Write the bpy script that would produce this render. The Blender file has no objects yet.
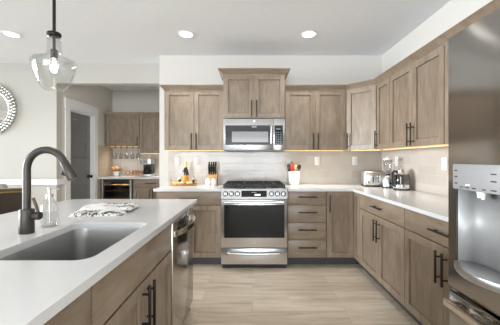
import bpy, bmesh, math, random
from mathutils import Vector, Matrix
random.seed(4)
R = math.radians
PI = math.pi
SC = bpy.context.scene
COL = SC.collection

# ------------------------------------------------------------------ camera, sky, lights, exposure
CAM_H = 1.261
cam_d = bpy.data.cameras.new('camera')
cam = bpy.data.objects.new('camera', cam_d)
COL.objects.link(cam)
cam.location = (0, 0, CAM_H)
cam.rotation_euler = (R(90), 0, 0)
cam_d.sensor_width = 36.0
cam_d.lens = 36.0 * 282 / 500
cam_d.shift_x = -2.5 / 500
cam_d.shift_y = -3.5 / 500
cam_d.clip_start = 0.02
SC.camera = cam

SC.view_settings.view_transform = 'Standard'
SC.view_settings.look = 'None'
SC.view_settings.gamma = 1.0
SC.view_settings.use_curve_mapping = False
SC.view_settings.exposure = 0.03

world = bpy.data.worlds.new('daylight')
SC.world = world
world.use_nodes = True
_bg = world.node_tree.nodes['Background']
_bg.inputs[0].default_value = (0.93, 0.97, 1.0, 1)


def area(name, loc, rot, sx, sy, watts, col):
    d = bpy.data.lights.new(name, 'AREA')
    d.shape = 'RECTANGLE'; d.size = sx; d.size_y = sy; d.energy = watts; d.color = col
    o = bpy.data.objects.new(name, d); COL.objects.link(o)
    o.location = loc; o.rotation_euler = rot
    return o


# daylight coming in through the sliding door on the left and the windows behind the camera
E_LEFT, E_REAR, E_WORLD, E_CAN, E_UC, E_BULB = 7300, 430, 0.4, 50, 0.9, 4
area('daylight_left_window', (-20.0, 0.0, 2.2), (0, R(-90), 0), 6.0, 12.0, E_LEFT, (0.92, 0.965, 1.0))
area('daylight_rear_window', (-1.2, -6.85, 1.25), (R(90 + 22), 0, 0), 5.6, 2.2, E_REAR, (0.875, 0.94, 1.0))
_bg.inputs[1].default_value = E_WORLD

# ------------------------------------------------------------------ materials
MATS = {}


def new_mat(name):
    m = bpy.data.materials.new(name); m.use_nodes = True
    nt = m.node_tree
    return m, nt, nt.nodes['Principled BSDF']


def N(nt, typ, **kw):
    n = nt.nodes.new(typ)
    for k, v in kw.items():
        if k in n.inputs: n.inputs[k].default_value = v
        else: setattr(n, k, v)
    return n


def coords(nt, kind='Object', scale=(1, 1, 1), rnd=True):
    tc = N(nt, 'ShaderNodeTexCoord')
    mp = N(nt, 'ShaderNodeMapping')
    mp.inputs['Scale'].default_value = scale
    nt.links.new(tc.outputs[kind], mp.inputs['Vector'])
    if rnd:
        oi = N(nt, 'ShaderNodeObjectInfo')
        mul = N(nt, 'ShaderNodeVectorMath', operation='MULTIPLY')
        mul.inputs[1].default_value = (37.0, 53.0, 71.0)
        nt.links.new(oi.outputs['Random'], mul.inputs[0])
        nt.links.new(mul.outputs[0], mp.inputs['Location'])
    return mp.outputs[0]


def ramp(nt, fac, stops):
    r = N(nt, 'ShaderNodeValToRGB')
    e = r.color_ramp.elements
    while len(e) < len(stops): e.new(0.5)
    for el, (p, c) in zip(e, stops):
        el.position = p; el.color = (*c, 1) if len(c) == 3 else c
    nt.links.new(fac, r.inputs[0])
    return r.outputs[0]


def plain(name, col, rough=0.5, metal=0.0, var=0.06, scale=20, bump=0.0, coat=0.0, spec=0.5):
    m, nt, b = new_mat(name)
    v = coords(nt, 'Object', (1, 1, 1), False)
    n = N(nt, 'ShaderNodeTexNoise', Scale=scale, Detail=3.0)
    nt.links.new(v, n.inputs['Vector'])
    lo = tuple(c * (1 - var) for c in col); hi = tuple(min(1, c * (1 + var)) for c in col)
    c = ramp(nt, n.outputs['Fac'], [(0.3, lo), (0.7, hi)])
    nt.links.new(c, b.inputs['Base Color'])
    b.inputs['Roughness'].default_value = rough
    b.inputs['Metallic'].default_value = metal
    b.inputs['Coat Weight'].default_value = coat
    b.inputs['Specular IOR Level'].default_value = spec
    if bump:
        bp = N(nt, 'ShaderNodeBump', Strength=bump, Distance=0.003)
        nt.links.new(n.outputs['Fac'], bp.inputs['Height'])
        nt.links.new(bp.outputs[0], b.inputs['Normal'])
    MATS[name] = m
    return m


def wood(name, c0, c1, c2, scale, rough=0.38, coat=0.0, rnd=True):
    m, nt, b = new_mat(name)
    v = coords(nt, 'Object', scale, rnd)
    n1 = N(nt, 'ShaderNodeTexNoise', Scale=3.2, Detail=6.0, Roughness=0.6, Distortion=0.8)
    nt.links.new(v, n1.inputs['Vector'])
    v2 = coords(nt, 'Object', tuple(0.5 + s * 0.16 for s in scale), rnd)
    n2 = N(nt, 'ShaderNodeTexNoise', Scale=5.0, Detail=3.0, Roughness=0.5, Distortion=1.0)
    nt.links.new(v2, n2.inputs['Vector'])
    mx = N(nt, 'ShaderNodeMix', data_type='FLOAT'); mx.inputs[0].default_value = 0.45
    nt.links.new(n1.outputs['Fac'], mx.inputs[2]); nt.links.new(n2.outputs['Fac'], mx.inputs[3])
    c = ramp(nt, mx.outputs[0], [(0.32, c0), (0.5, c1), (0.68, c2)])
    nt.links.new(c, b.inputs['Base Color'])
    b.inputs['Roughness'].default_value = rough
    b.inputs['Coat Weight'].default_value = coat
    b.inputs['Coat Roughness'].default_value = 0.25
    bp = N(nt, 'ShaderNodeBump', Strength=0.08, Distance=0.002)
    nt.links.new(n1.outputs['Fac'], bp.inputs['Height']); nt.links.new(bp.outputs[0], b.inputs['Normal'])
    MATS[name] = m
    return m


def brushed(name, col, rough, sc, aniso=0.0, wave=0.0):
    m, nt, b = new_mat(name)
    v = coords(nt, 'Object', sc, False)
    n = N(nt, 'ShaderNodeTexNoise', Scale=8.0, Detail=2.0)
    nt.links.new(v, n.inputs['Vector'])
    mr = N(nt, 'ShaderNodeMapRange'); mr.inputs['To Min'].default_value = rough * 0.85; mr.inputs['To Max'].default_value = rough * 1.2
    nt.links.new(n.outputs['Fac'], mr.inputs[0]); nt.links.new(mr.outputs[0], b.inputs['Roughness'])
    b.inputs['Base Color'].default_value = (*col, 1)
    b.inputs['Metallic'].default_value = 1.0
    if wave:
        v2 = coords(nt, 'Object', (1.5, 3.0, 1.6), False)
        n2 = N(nt, 'ShaderNodeTexNoise', Scale=1.0, Detail=0.0)
        nt.links.new(v2, n2.inputs['Vector'])
        bp = N(nt, 'ShaderNodeBump', Strength=wave, Distance=0.05)
        nt.links.new(n2.outputs['Fac'], bp.inputs['Height']); nt.links.new(bp.outputs[0], b.inputs['Normal'])
    MATS[name] = m
    return m


def thin_glass(name, tint=(1, 1, 1), rough=0.02, base=0.05):
    m, nt, b = new_mat(name)
    nt.nodes.remove(b)
    out = nt.nodes['Material Output']
    tr = N(nt, 'ShaderNodeBsdfTransparent'); tr.inputs[0].default_value = (*tint, 1)
    gl = N(nt, 'ShaderNodeBsdfGlossy'); gl.inputs['Roughness'].default_value = rough
    lw = N(nt, 'ShaderNodeLayerWeight', Blend=0.35)
    n = N(nt, 'ShaderNodeTexNoise', Scale=6.0)
    ad = N(nt, 'ShaderNodeMath', operation='MULTIPLY_ADD')
    nt.links.new(lw.outputs['Facing'], ad.inputs[0]); ad.inputs[1].default_value = 0.5; ad.inputs[2].default_value = base
    pw = N(nt, 'ShaderNodeMath', operation='POWER'); pw.inputs[1].default_value = 1.6
    nt.links.new(ad.outputs[0], pw.inputs[0])
    mx = N(nt, 'ShaderNodeMixShader')
    nt.links.new(pw.outputs[0], mx.inputs[0]); nt.links.new(tr.outputs[0], mx.inputs[1]); nt.links.new(gl.outputs[0], mx.inputs[2])
    nt.links.new(mx.outputs[0], out.inputs['Surface'])
    MATS[name] = m
    return m


def emit(name, col, strength):
    m, nt, b = new_mat(name)
    b.inputs['Base Color'].default_value = (*col, 1)
    b.inputs['Emission Color'].default_value = (*col, 1)
    b.inputs['Emission Strength'].default_value = strength
    MATS[name] = m
    return m


def tile_mat(name, c1, c2, mortar, tw, th, rough, wavy):
    m, nt, b = new_mat(name)
    uv = coords(nt, 'UV', (1, 1, 1), False)
    br = N(nt, 'ShaderNodeTexBrick', offset=0.5)
    br.inputs['Color1'].default_value = (*c1, 1); br.inputs['Color2'].default_value = (*c2, 1)
    br.inputs['Mortar'].default_value = (*mortar, 1)
    br.inputs['Scale'].default_value = 1.0; br.inputs['Mortar Size'].default_value = 0.0024
    br.inputs['Mortar Smooth'].default_value = 0.1; br.inputs['Bias'].default_value = 0.0
    br.inputs['Brick Width'].default_value = tw; br.inputs['Row Height'].default_value = th
    nt.links.new(uv, br.inputs['Vector'])
    nt.links.new(br.outputs['Color'], b.inputs['Base Color'])
    n = N(nt, 'ShaderNodeTexNoise', Scale=14.0, Detail=1.0)
    nt.links.new(uv, n.inputs['Vector'])
    inv = N(nt, 'ShaderNodeMath', operation='MULTIPLY_ADD'); inv.inputs[1].default_value = -0.45
    nt.links.new(br.outputs['Fac'], inv.inputs[0]); nt.links.new(n.outputs['Fac'], inv.inputs[2])
    bp = N(nt, 'ShaderNodeBump', Strength=wavy, Distance=0.006)
    nt.links.new(inv.outputs[0], bp.inputs['Height']); nt.links.new(bp.outputs[0], b.inputs['Normal'])
    b.inputs['Roughness'].default_value = rough
    MATS[name] = m
    return m


def plank_mat(name):
    m, nt, b = new_mat(name)
    uv = coords(nt, 'UV', (1, 1, 1), False)
    br = N(nt, 'ShaderNodeTexBrick', offset=0.37, offset_frequency=2)
    br.inputs['Color1'].default_value = (0, 0, 0, 1); br.inputs['Color2'].default_value = (1, 1, 1, 1)
    br.inputs['Mortar'].default_value = (0.25, 0.25, 0.25, 1)
    br.inputs['Scale'].default_value = 1.0; br.inputs['Mortar Size'].default_value = 0.0012
    br.inputs['Mortar Smooth'].default_value = 0.2; br.inputs['Bias'].default_value = 0.0
    br.inputs['Brick Width'].default_value = 1.22; br.inputs['Row Height'].default_value = 0.18
    nt.links.new(uv, br.inputs['Vector'])
    uv2 = coords(nt, 'UV', (1.3, 11.0, 1), False)
    off = N(nt, 'ShaderNodeVectorMath', operation='MULTIPLY_ADD')
    nt.links.new(br.outputs['Color'], off.inputs[0]); off.inputs[1].default_value = (9, 5, 0)
    nt.links.new(uv2, off.inputs[2])
    n = N(nt, 'ShaderNodeTexNoise', Scale=1.6, Detail=5.0, Roughness=0.6, Distortion=0.7)
    nt.links.new(off.outputs[0], n.inputs['Vector'])
    bw = N(nt, 'ShaderNodeRGBToBW'); nt.links.new(br.outputs['Color'], bw.inputs[0])
    mx = N(nt, 'ShaderNodeMath', operation='MULTIPLY_ADD')
    nt.links.new(bw.outputs[0], mx.inputs[0]); mx.inputs[1].default_value = 0.22
    sub = N(nt, 'ShaderNodeMath', operation='SUBTRACT'); nt.links.new(n.outputs['Fac'], sub.inputs[0]); sub.inputs[1].default_value = 0.11
    nt.links.new(sub.outputs[0], mx.inputs[2])
    c = ramp(nt, mx.outputs[0], [(0.25, FLOOR[0]), (0.5, FLOOR[1]), (0.75, FLOOR[2])])
    mm = N(nt, 'ShaderNodeMix', data_type='RGBA'); mm.inputs[7].default_value = (0.30, 0.23, 0.16, 1)
    sc = N(nt, 'ShaderNodeMath', operation='MULTIPLY'); sc.inputs[1].default_value = 0.55
    nt.links.new(br.outputs['Fac'], sc.inputs[0]); nt.links.new(sc.outputs[0], mm.inputs[0])
    nt.links.new(c, mm.inputs[6]); nt.links.new(mm.outputs[2], b.inputs['Base Color'])
    b.inputs['Roughness'].default_value = 0.42
    MATS[name] = m
    return m


FLOOR = [(0.45, 0.37, 0.28), (0.62, 0.535, 0.425), (0.74, 0.665, 0.56)]
plank_mat('oak_floor')
C_W = [(0.198, 0.146, 0.101), (0.266, 0.204, 0.147), (0.345, 0.275, 0.206)]
wood('wood_v', *C_W, (9, 9, 1.1), 0.36)
wood('wood_panel', *[tuple(c * .93 for c in q) for q in C_W], (7, 7, 1.3), 0.40)
wood('wood_h', *C_W, (1.4, 9, 7), 0.36)
wood('maple', (0.62, 0.44, 0.24), (0.72, 0.53, 0.30), (0.80, 0.62, 0.38), (2, 9, 9), 0.5)
wood('light_wood', (0.50, 0.27, 0.11), (0.62, 0.36, 0.16), (0.70, 0.44, 0.22), (3, 14, 14), 0.5)
wood('tray_wood', (0.20, 0.09, 0.03), (0.36, 0.18, 0.06), (0.58, 0.34, 0.13), (4, 20, 20), 0.45)
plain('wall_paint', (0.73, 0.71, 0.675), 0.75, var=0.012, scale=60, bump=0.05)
plain('wall_paint_dimmed', (0.525, 0.51, 0.468), 0.75, var=0.012, scale=60, bump=0.05)  # wall paint darkened, the left wall's dimmer light put into the colour
plain('hall_paint', (0.68, 0.645, 0.59), 0.75, var=0.012, scale=60, bump=0.05)
plain('ceiling_paint', (0.90, 0.925, 0.96), 0.85, var=0.02, scale=55, bump=0.22)
plain('white_trim', (0.86, 0.86, 0.86), 0.4, var=0.01)
plain('quartz', (0.70, 0.705, 0.715), 0.20, var=0.012, scale=180)
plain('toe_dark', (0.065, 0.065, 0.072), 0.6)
plain('door_grey', (0.20, 0.20, 0.20), 0.42, var=0.04)
plain('black_metal', (0.022, 0.020, 0.019), 0.38, 0.6)
plain('bronze', (0.040, 0.033, 0.027), 0.40, 0.5)
plain('gunmetal', (0.075, 0.068, 0.062), 0.40, 0.7, var=0.04)
plain('warm_bronze', (0.11, 0.078, 0.048), 0.4, 0.8)
plain('cast_iron', (0.02, 0.02, 0.021), 0.5)
plain('black_plastic', (0.018, 0.018, 0.020), 0.3)
plain('grey_plastic', (0.30, 0.30, 0.31), 0.4)
plain('white_plastic', (0.85, 0.84, 0.82), 0.35, var=0.01)
plain('ceramic', (0.84, 0.83, 0.80), 0.18, var=0.02)
plain('red_silicone', (0.62, 0.035, 0.02), 0.4)
plain('green_plastic', (0.10, 0.20, 0.22), 0.4)
plain('black_glass', (0.014, 0.014, 0.014), 0.10, var=0.02, spec=0.22)
plain('grey_glass', (0.055, 0.055, 0.06), 0.12, var=0.02, spec=0.15)
plain('screen_glass', (0.30, 0.30, 0.30), 0.10, var=0.05, scale=400)
plain('leather', (0.060, 0.046, 0.038), 0.5, var=0.15, scale=60, bump=0.2)
plain('grey_fabric', (0.20, 0.22, 0.22), 0.8, var=0.1, scale=150)
plain('brass', (0.62, 0.46, 0.20), 0.3, 1.0)
plain('gold_foil', (0.66, 0.42, 0.10), 0.38, 0.6)
plain('amber_label', (0.72, 0.30, 0.03), 0.5, var=0.15)
plain('dark_bottle', (0.030, 0.020, 0.012), 0.08)
plain('cheese', (0.78, 0.60, 0.26), 0.5, var=0.1)
plain('orange_petal', (0.66, 0.24, 0.04), 0.6, var=0.3)
plain('cream_petal', (0.85, 0.74, 0.58), 0.6, var=0.1)
plain('leaf', (0.10, 0.16, 0.05), 0.6, var=0.2)
plain('wine_red', (0.10, 0.015, 0.015), 0.25)
plain('mirror_glass', (0.88, 0.88, 0.87), 0.03, 1.0, var=0.005)
plain('bead_silver', (0.62, 0.61, 0.58), 0.25, 0.8, var=0.1)
brushed('stainless', (0.62, 0.62, 0.62), 0.30, (1, 1, 60))
brushed('stainless_h', (0.66, 0.665, 0.67), 0.24, (1, 1, 60))
brushed('fridge_steel', (0.36, 0.35, 0.335), 0.13, (1, 40, 1), wave=0.9)
plain('dispenser_steel', (0.35, 0.355, 0.36), 0.5, 0.35, var=0.03)
brushed('sink_steel', (0.40, 0.40, 0.395), 0.36, (20, 1, 1))
brushed('steel_dimmed', (0.40, 0.40, 0.40), 0.34, (1, 1, 60))  # stainless darkened to take down the bright window reflection on the range
brushed('chrome', (0.80, 0.80, 0.80), 0.10, (1, 1, 1))
brushed('dishwasher_steel', (0.46, 0.43, 0.40), 0.16, (1, 1, 60))
brushed('warm_steel', (0.72, 0.66, 0.58), 0.18, (1, 1, 20))
thin_glass('clear_glass', (0.92, 0.92, 0.92), 0.03, 0.125)
thin_glass('pendant_glass', (0.95, 0.955, 0.955), 0.03, 0.11)
thin_glass('pane_glass', (1, 1, 1), 0.0, 0.0)
thin_glass('smoked_glass', (0.40, 0.40, 0.41), 0.03, 0.16)
thin_glass('cooler_glass', (0.55, 0.55, 0.55), 0.03, 0.08)
emit('lamp_lens', (1.0, 0.97, 0.92), 6.0)
emit('led_lens', (1.0, 0.74, 0.38), .75)
emit('filament', (1.0, 0.86, 0.62), 40.0)
emit('display_white', (0.85, 0.92, 1.0), 1.2)
tile_mat('tile_beige', (0.525, 0.48, 0.43), (0.60, 0.555, 0.505), (0.60, 0.565, 0.52), 0.305, 0.10, 0.12, 0.26)
tile_mat('tile_warm_lit', (0.56, 0.46, 0.33), (0.60, 0.50, 0.37), (0.66, 0.58, 0.47), 0.305, 0.10, 0.15, 0.2)  # wall tile yellowed, the warm cabinet light put into its colour


def towel_mat():
    m, nt, b = new_mat('towel')
    v = coords(nt, 'UV', (1, 1, 1), False)
    n = N(nt, 'ShaderNodeTexNoise', Scale=38.0, Detail=2.0, Distortion=1.5); nt.links.new(v, n.inputs['Vector'])
    sep = N(nt, 'ShaderNodeSeparateXYZ'); nt.links.new(v, sep.inputs[0])
    w = N(nt, 'ShaderNodeMath', operation='SINE')
    k = N(nt, 'ShaderNodeMath', operation='MULTIPLY'); k.inputs[1].default_value = 2 * PI / 0.105
    nt.links.new(sep.outputs['Y'], k.inputs[0]); nt.links.new(k.outputs[0], w.inputs[0])
    ad = N(nt, 'ShaderNodeMath', operation='MULTIPLY_ADD'); ad.inputs[1].default_value = 0.15
    nt.links.new(w.outputs[0], ad.inputs[0]); nt.links.new(n.outputs['Fac'], ad.inputs[2])
    c = ramp(nt, ad.outputs[0], [(0.58, (0.78, 0.775, 0.76)), (0.63, (0.07, 0.07, 0.075))])
    nt.links.new(c, b.inputs['Base Color']); b.inputs['Roughness'].default_value = 0.9
    MATS['towel'] = m


towel_mat()


# ------------------------------------------------------------------ mesh helpers
class MB:
    def __init__(self): self.bm = bmesh.new()

    def box(self, x0, x1, y0, y1, z0, z1, bev=0.0, seg=1):
        b = bmesh.new()
        bmesh.ops.create_cube(b, size=1.0)
        for v in b.verts:
            v.co = Vector(((x0 + x1) / 2 + v.co.x * (x1 - x0), (y0 + y1) / 2 + v.co.y * (y1 - y0), (z0 + z1) / 2 + v.co.z * (z1 - z0)))
        if bev:
            bmesh.ops.bevel(b, geom=list(b.edges), offset=bev, segments=seg, profile=0.5, affect='EDGES')
        self.merge(b); return self

    def merge(self, b, mat=None):
        if mat is not None: bmesh.ops.transform(b, matrix=mat, verts=b.verts)
        me = bpy.data.meshes.new('tmp'); b.to_mesh(me); b.free()
        self.bm.from_mesh(me); bpy.data.meshes.remove(me)

    def cyl(self, p0, p1, r0, r1=None, seg=20, bev=0.0):
        r1 = r0 if r1 is None else r1
        p0, p1 = Vector(p0), Vector(p1); d = p1 - p0
        b = bmesh.new()
        bmesh.ops.create_cone(b, cap_ends=True, segments=seg, radius1=r0, radius2=r1, depth=d.length)
        if bev:
            es = [e for e in b.edges if abs(abs(e.verts[0].co.z) - d.length / 2) < 1e-6 and abs(e.verts[0].co.z - e.verts[1].co.z) < 1e-6]
            bmesh.ops.bevel(b, geom=es, offset=bev, segments=2, profile=0.5, affect='EDGES')
        q = Vector((0, 0, 1)).rotation_difference(d.normalized())
        self.merge(b, Matrix.Translation((p0 + p1) / 2) @ q.to_matrix().to_4x4()); return self

    def lathe(self, prof, c=(0, 0, 0), seg=32, cap=False, sx=1.0, sy=1.0):
        b = bmesh.new(); rings = []
        for r, z in prof:
            if r < 1e-5: rings.append([b.verts.new((0, 0, z))])
            else: rings.append([b.verts.new((r * sx * math.cos(2 * PI * i / seg), r * sy * math.sin(2 * PI * i / seg), z)) for i in range(seg)])
        for a, d in zip(rings, rings[1:]):
            for i in range(seg):
                j = (i + 1) % seg
                if len(a) == 1 and len(d) == 1: continue
                if len(a) == 1: b.faces.new((a[0], d[j], d[i]))
                elif len(d) == 1: b.faces.new((a[i], a[j], d[0]))
                else: b.faces.new((a[i], a[j], d[j], d[i]))
        if cap:
            for rg in (rings[0], rings[-1]):
                if len(rg) > 2: b.faces.new(rg)
        bmesh.ops.recalc_face_normals(b, faces=b.faces)
        self.merge(b, Matrix.Translation(c)); return self

    def tube(self, pts, r, seg=12, cap=True, closed=False):
        pts = [Vector(p) for p in pts]; n = len(pts)
        rr = r if isinstance(r, (list, tuple)) else [r] * n
        b = bmesh.new(); rings = []; up = None
        for i, p in enumerate(pts):
            if closed: t = pts[(i + 1) % n] - pts[i - 1]
            else: t = pts[min(i + 1, n - 1)] - pts[max(i - 1, 0)]
            t.normalize()
            if up is None:
                up = Vector((0, 0, 1)) if abs(t.z) < 0.9 else Vector((0, 1, 0))
            s = t.cross(up); s.normalize(); up = s.cross(t); up.normalize()
            rings.append([b.verts.new(p + rr[i] * (math.cos(2 * PI * k / seg) * s + math.sin(2 * PI * k / seg) * up)) for k in range(seg)])
        pairs = list(zip(rings, rings[1:])) + ([(rings[-1], rings[0])] if closed else [])
        for a, d in pairs:
            for k in range(seg):
                b.faces.new((a[k], a[(k + 1) % seg], d[(k + 1) % seg], d[k]))
        if cap and not closed:
            b.faces.new(rings[0]); b.faces.new(rings[-1])
        bmesh.ops.recalc_face_normals(b, faces=b.faces)
        self.merge(b); return self

    def prism(self, poly, z0, z1, bev=0.0, mat=None):
        b = bmesh.new()
        lo = [b.verts.new((x, y, z0)) for x, y in poly]
        f = b.faces.new(lo)
        r = bmesh.ops.extrude_face_region(b, geom=[f])
        for v in r['geom']:
            if isinstance(v, bmesh.types.BMVert): v.co.z = z1
        bmesh.ops.recalc_face_normals(b, faces=b.faces)
        if bev: bmesh.ops.bevel(b, geom=list(b.edges), offset=bev, segments=2, profile=0.5, affect='EDGES')
        self.merge(b, mat); return self

    def loft(self, loops, cap0=False, cap1=False, closed=True):
        b = bmesh.new(); rings = [[b.verts.new(p) for p in lp] for lp in loops]
        for a, d in zip(rings, rings[1:]):
            n = len(a)
            for k in range(n if closed else n - 1):
                b.faces.new((a[k], a[(k + 1) % n], d[(k + 1) % n], d[k]))
        if cap0: b.faces.new(rings[0])
        if cap1: b.faces.new(rings[-1])
        bmesh.ops.recalc_face_normals(b, faces=b.faces)
        self.merge(b); return self

    def ball(self, c, r, seg=12, sc=(1, 1, 1)):
        b = bmesh.new(); bmesh.ops.create_uvsphere(b, u_segments=seg, v_segments=max(6, seg * 2 // 3), radius=r)
        self.merge(b, Matrix.Translation(c) @ Matrix.Diagonal((*sc, 1))); return self

    def xf(self, m): bmesh.ops.transform(self.bm, matrix=m, verts=self.bm.verts); return self

    def build(self, name, mat, parent=None, smooth=35, loc=None, solid=0.0):
        me = bpy.data.meshes.new(name)
        bm = self.bm
        uv = bm.loops.layers.uv.get('UVMap') or bm.loops.layers.uv.new('UVMap')
        bm.normal_update()
        if not getattr(self, 'keep_uv', False):
            for f in bm.faces:
                n = f.normal; ax = max(range(3), key=lambda i: abs(n[i]))
                for l in f.loops:
                    c = l.vert.co
                    l[uv].uv = (c.y, c.z) if ax == 0 else (c.x, c.z) if ax == 1 else (c.x, c.y)
        bm.to_mesh(me); bm.free()
        if smooth:
            for p in me.polygons: p.use_smooth = True
            me.set_sharp_from_angle(angle=R(smooth))
        me.materials.append(MATS[mat])
        o = bpy.data.objects.new(name, me); COL.objects.link(o)
        if parent is not None: o.parent = parent
        if loc is not None: o.location = loc
        if solid:
            md = o.modifiers.new('thickness', 'SOLIDIFY'); md.thickness = solid; md.offset = -1
        return o


def tag(o, label, cat, group=None, kind=None):
    o['label'] = label; o['category'] = cat
    if group: o['group'] = group
    if kind: o['kind'] = kind
    return o


def thing(name, label, cat, loc=(0, 0, 0), rz=0.0, group=None):
    o = bpy.data.objects.new(name, None); COL.objects.link(o)
    o.empty_display_size = 0.05
    o.location = loc; o.rotation_euler = (0, 0, rz)
    return tag(o, label, cat, group)


def struct(name, mb, mat, label=None, parent=None):
    o = mb.build(name, mat, parent)
    if parent is None: o['kind'] = 'structure'
    if label: o['label'] = label
    return o


def dup(root, loc, rz=None, label=None):
    r = root.copy(); COL.objects.link(r); r.location = loc
    if rz is not None: r.rotation_euler = (0, 0, rz)
    if label: r['label'] = label
    for ch in list(root.children):
        c = ch.copy(); COL.objects.link(c); c.parent = r
        for g in list(ch.children):
            d = g.copy(); COL.objects.link(d); d.parent = c
    return r


def rrect(x0, x1, y0, y1, r, n=6):
    rs = r if isinstance(r, (list, tuple)) else [r] * 4     # corners: (x1,y1),(x0,y1),(x0,y0),(x1,y0)
    pts = []
    for (cx, cy, a0, q) in ((x1, y1, 0, rs[0]), (x0, y1, 90, rs[1]), (x0, y0, 180, rs[2]), (x1, y0, 270, rs[3])):
        ox = cx - q if cx == x1 else cx + q
        oy = cy - q if cy == y1 else cy + q
        for i in range(n + 1):
            a = R(a0 + 90 * i / n)
            pts.append((ox + q * math.cos(a), oy + q * math.sin(a)))
    return pts


# ------------------------------------------------------------------ the room shell
XR, YB, ZC = 1.80, 3.92, 2.70          # right wall, back wall, ceiling
XL, YF = -7.5, -6.5                    # left end and rear of the open-plan room
YD = 4.23                              # dining wall and pantry header
XP, YN = -2.94, 5.92                   # pantry side wall, pantry back wall
XK = -1.293                            # left end of the kitchen back wall

struct('floor', MB().box(XL - .1, XR + .1, YF - .1, YN + .1, -0.06, 0.0), 'oak_floor')
struct('ceiling', MB().box(XL - .1, XR + .1, YF - .1, YN + .1, ZC, ZC + .06), 'ceiling_paint')
struct('wall_back', MB().box(XK, XR, YB, YB + .12, 0, ZC).box(XK, XK + .12, YB + .12, YN, 0, ZC), 'wall_paint')
struct('wall_right', MB().box(XR, XR + .1, YF, YB + .12, 0, ZC), 'wall_paint')
struct('wall_left', MB().box(XL, XP, YD, YD + .12, 0, ZC).box(XP, XK, YD, YD + .12, 2.397, ZC), 'wall_paint_dimmed')
# pantry side wall with the door opening
DY0, DY1, DZ = 4.53, 5.22, 2.06
struct('wall_pantry_side', MB().box(XP - .12, XP, YD + .12, DY0, 0, ZC).box(XP - .12, XP, DY1, YN, 0, ZC).box(XP - .12, XP, DY0, DY1, DZ, ZC), 'hall_paint')
struct('wall_pantry_back', MB().box(XP - .12, XK + .12, YN, YN + .1, 0, ZC), 'hall_paint')
# far left wall with a sliding door opening, rear wall with a window
WY0, WY1, WZ1 = -4.4, 3.9, 2.50
struct('wall_far_left', MB().box(XL - .12, XL, YF, WY0, 0, ZC).box(XL - .12, XL, WY1, YD + .12, 0, ZC).box(XL - .12, XL, WY0, WY1, WZ1, ZC), 'wall_paint')
RX0, RX1, RZ0, RZ1 = -4.2, 1.6, 0.12, 2.50
struct('wall_rear', MB().box(XL, RX0, YF - .12, YF, 0, ZC).box(RX1, XR, YF - .12, YF, 0, ZC).box(RX0, RX1, YF - .12, YF, 0, RZ0).box(RX0, RX1, YF - .12, YF, RZ1, ZC), 'wall_paint')
w = struct('window_1', MB().box(XL - .1, XL - .02, WY0, WY0 + .06, 0, WZ1).box(XL - .1, XL - .02, WY1 - .06, WY1, 0, WZ1).box(XL - .1, XL - .02, -0.29, -0.21, 0, WZ1)
           .box(XL - .1, XL - .02, WY0, WY1, WZ1 - .06, WZ1).box(XL - .1, XL - .02, WY0, WY1, 0, .06), 'white_trim')
struct('pane', MB().box(XL - .065, XL - .06, WY0 + .06, WY1 - .06, .06, WZ1 - .06), 'pane_glass', parent=w)
w = struct('window_2', MB().box(RX0, RX0 + .06, YF - .1, YF - .02, RZ0, RZ1).box(RX1 - .06, RX1, YF - .1, YF - .02, RZ0, RZ1).box(-2.30, -2.24, YF - .1, YF - .02, RZ0, RZ1).box(-.36, -.30, YF - .1, YF - .02, RZ0, RZ1)
           .box(RX0, RX1, YF - .1, YF - .02, RZ1 - .06, RZ1).box(RX0, RX1, YF - .1, YF - .02, RZ0, RZ0 + .06), 'white_trim')
struct('pane', MB().box(RX0 + .06, RX1 - .06, YF - .065, YF - .06, RZ0 + .06, RZ1 - .06), 'pane_glass', parent=w)

# chair rail along the dining wall and round the corner to the pantry door casing
struct('trim_1', MB().box(XL, XP + .022, YD - .022, YD, .872, .962, .004).box(XP, XP + .022, YD, 4.405, .872, .962, .004)
       .box(XL, XP + .03, YD - .032, YD, .945, .962, .003).box(XP, XP + .03, YD - .02, 4.405, .945, .962, .003), 'white_trim')
struct('baseboard_left', MB().box(XL, XP + .014, YD - .014, YD, 0, .12, .003).box(XP, XP + .014, YD, 4.405, 0, .12, .003), 'white_trim')
# pantry door: casing, jamb, slab with five flat panels, knob
CW = .115
struct('trim_2', MB().box(XP, XP + .02, DY0 - CW, DY0, 0, DZ + .005, .002).box(XP, XP + .02, DY1, DY1 + CW, 0, DZ + .005, .002)
       .box(XP, XP + .026, DY0 - CW - .015, DY1 + CW + .015, DZ + .005, 2.232, .003)
       .box(XP - .12, XP, DY0 - .001, DY0 + .018, 0, DZ).box(XP - .12, XP, DY1 - .018, DY1 + .001, 0, DZ).box(XP - .12, XP, DY0 + .018, DY1 - .018, DZ - .018, DZ + .001), 'white_trim')
XD = XP - .055
mb = MB(); a0, a1 = DY0 + .02, DY1 - .02; st = .10
mb.box(XD - .035, XD, a0, a0 + st, .01, DZ - .02, .002).box(XD - .035, XD, a1 - st, a1, .01, DZ - .02, .002)
zs = [.01, .19, .555, .92, 1.285, 1.65, 2.04]
rails = [(.01, .16)] + [(.16 + i * .366 - .045 + .366 - .02, .16 + i * .366 + .045 + .366 - .02) for i in range(4)] + [(1.94, 2.04)]
for z0, z1 in rails: mb.box(XD - .035, XD, a0 + st, a1 - st, z0, z1, .002)
mb.box(XD - .028, XD - .012, a0 + st - .002, a1 - st + .002, .05, 2.0)
d3 = struct('door_1', mb, 'door_grey', 'dark grey five-panel pantry door in a white frame')
kn = MB().cyl((XD, a1 - .062, .945), (XD + .012, a1 - .062, .945), .032, seg=20, bev=.003).cyl((XD + .012, a1 - .062, .945), (XD + .04, a1 - .062, .945), .011).ball((XD + .055, a1 - .062, .945), .029, 16)
o = kn.build('door_knob', 'black_metal', d3); o['label'] = 'black round door knob'

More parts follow.
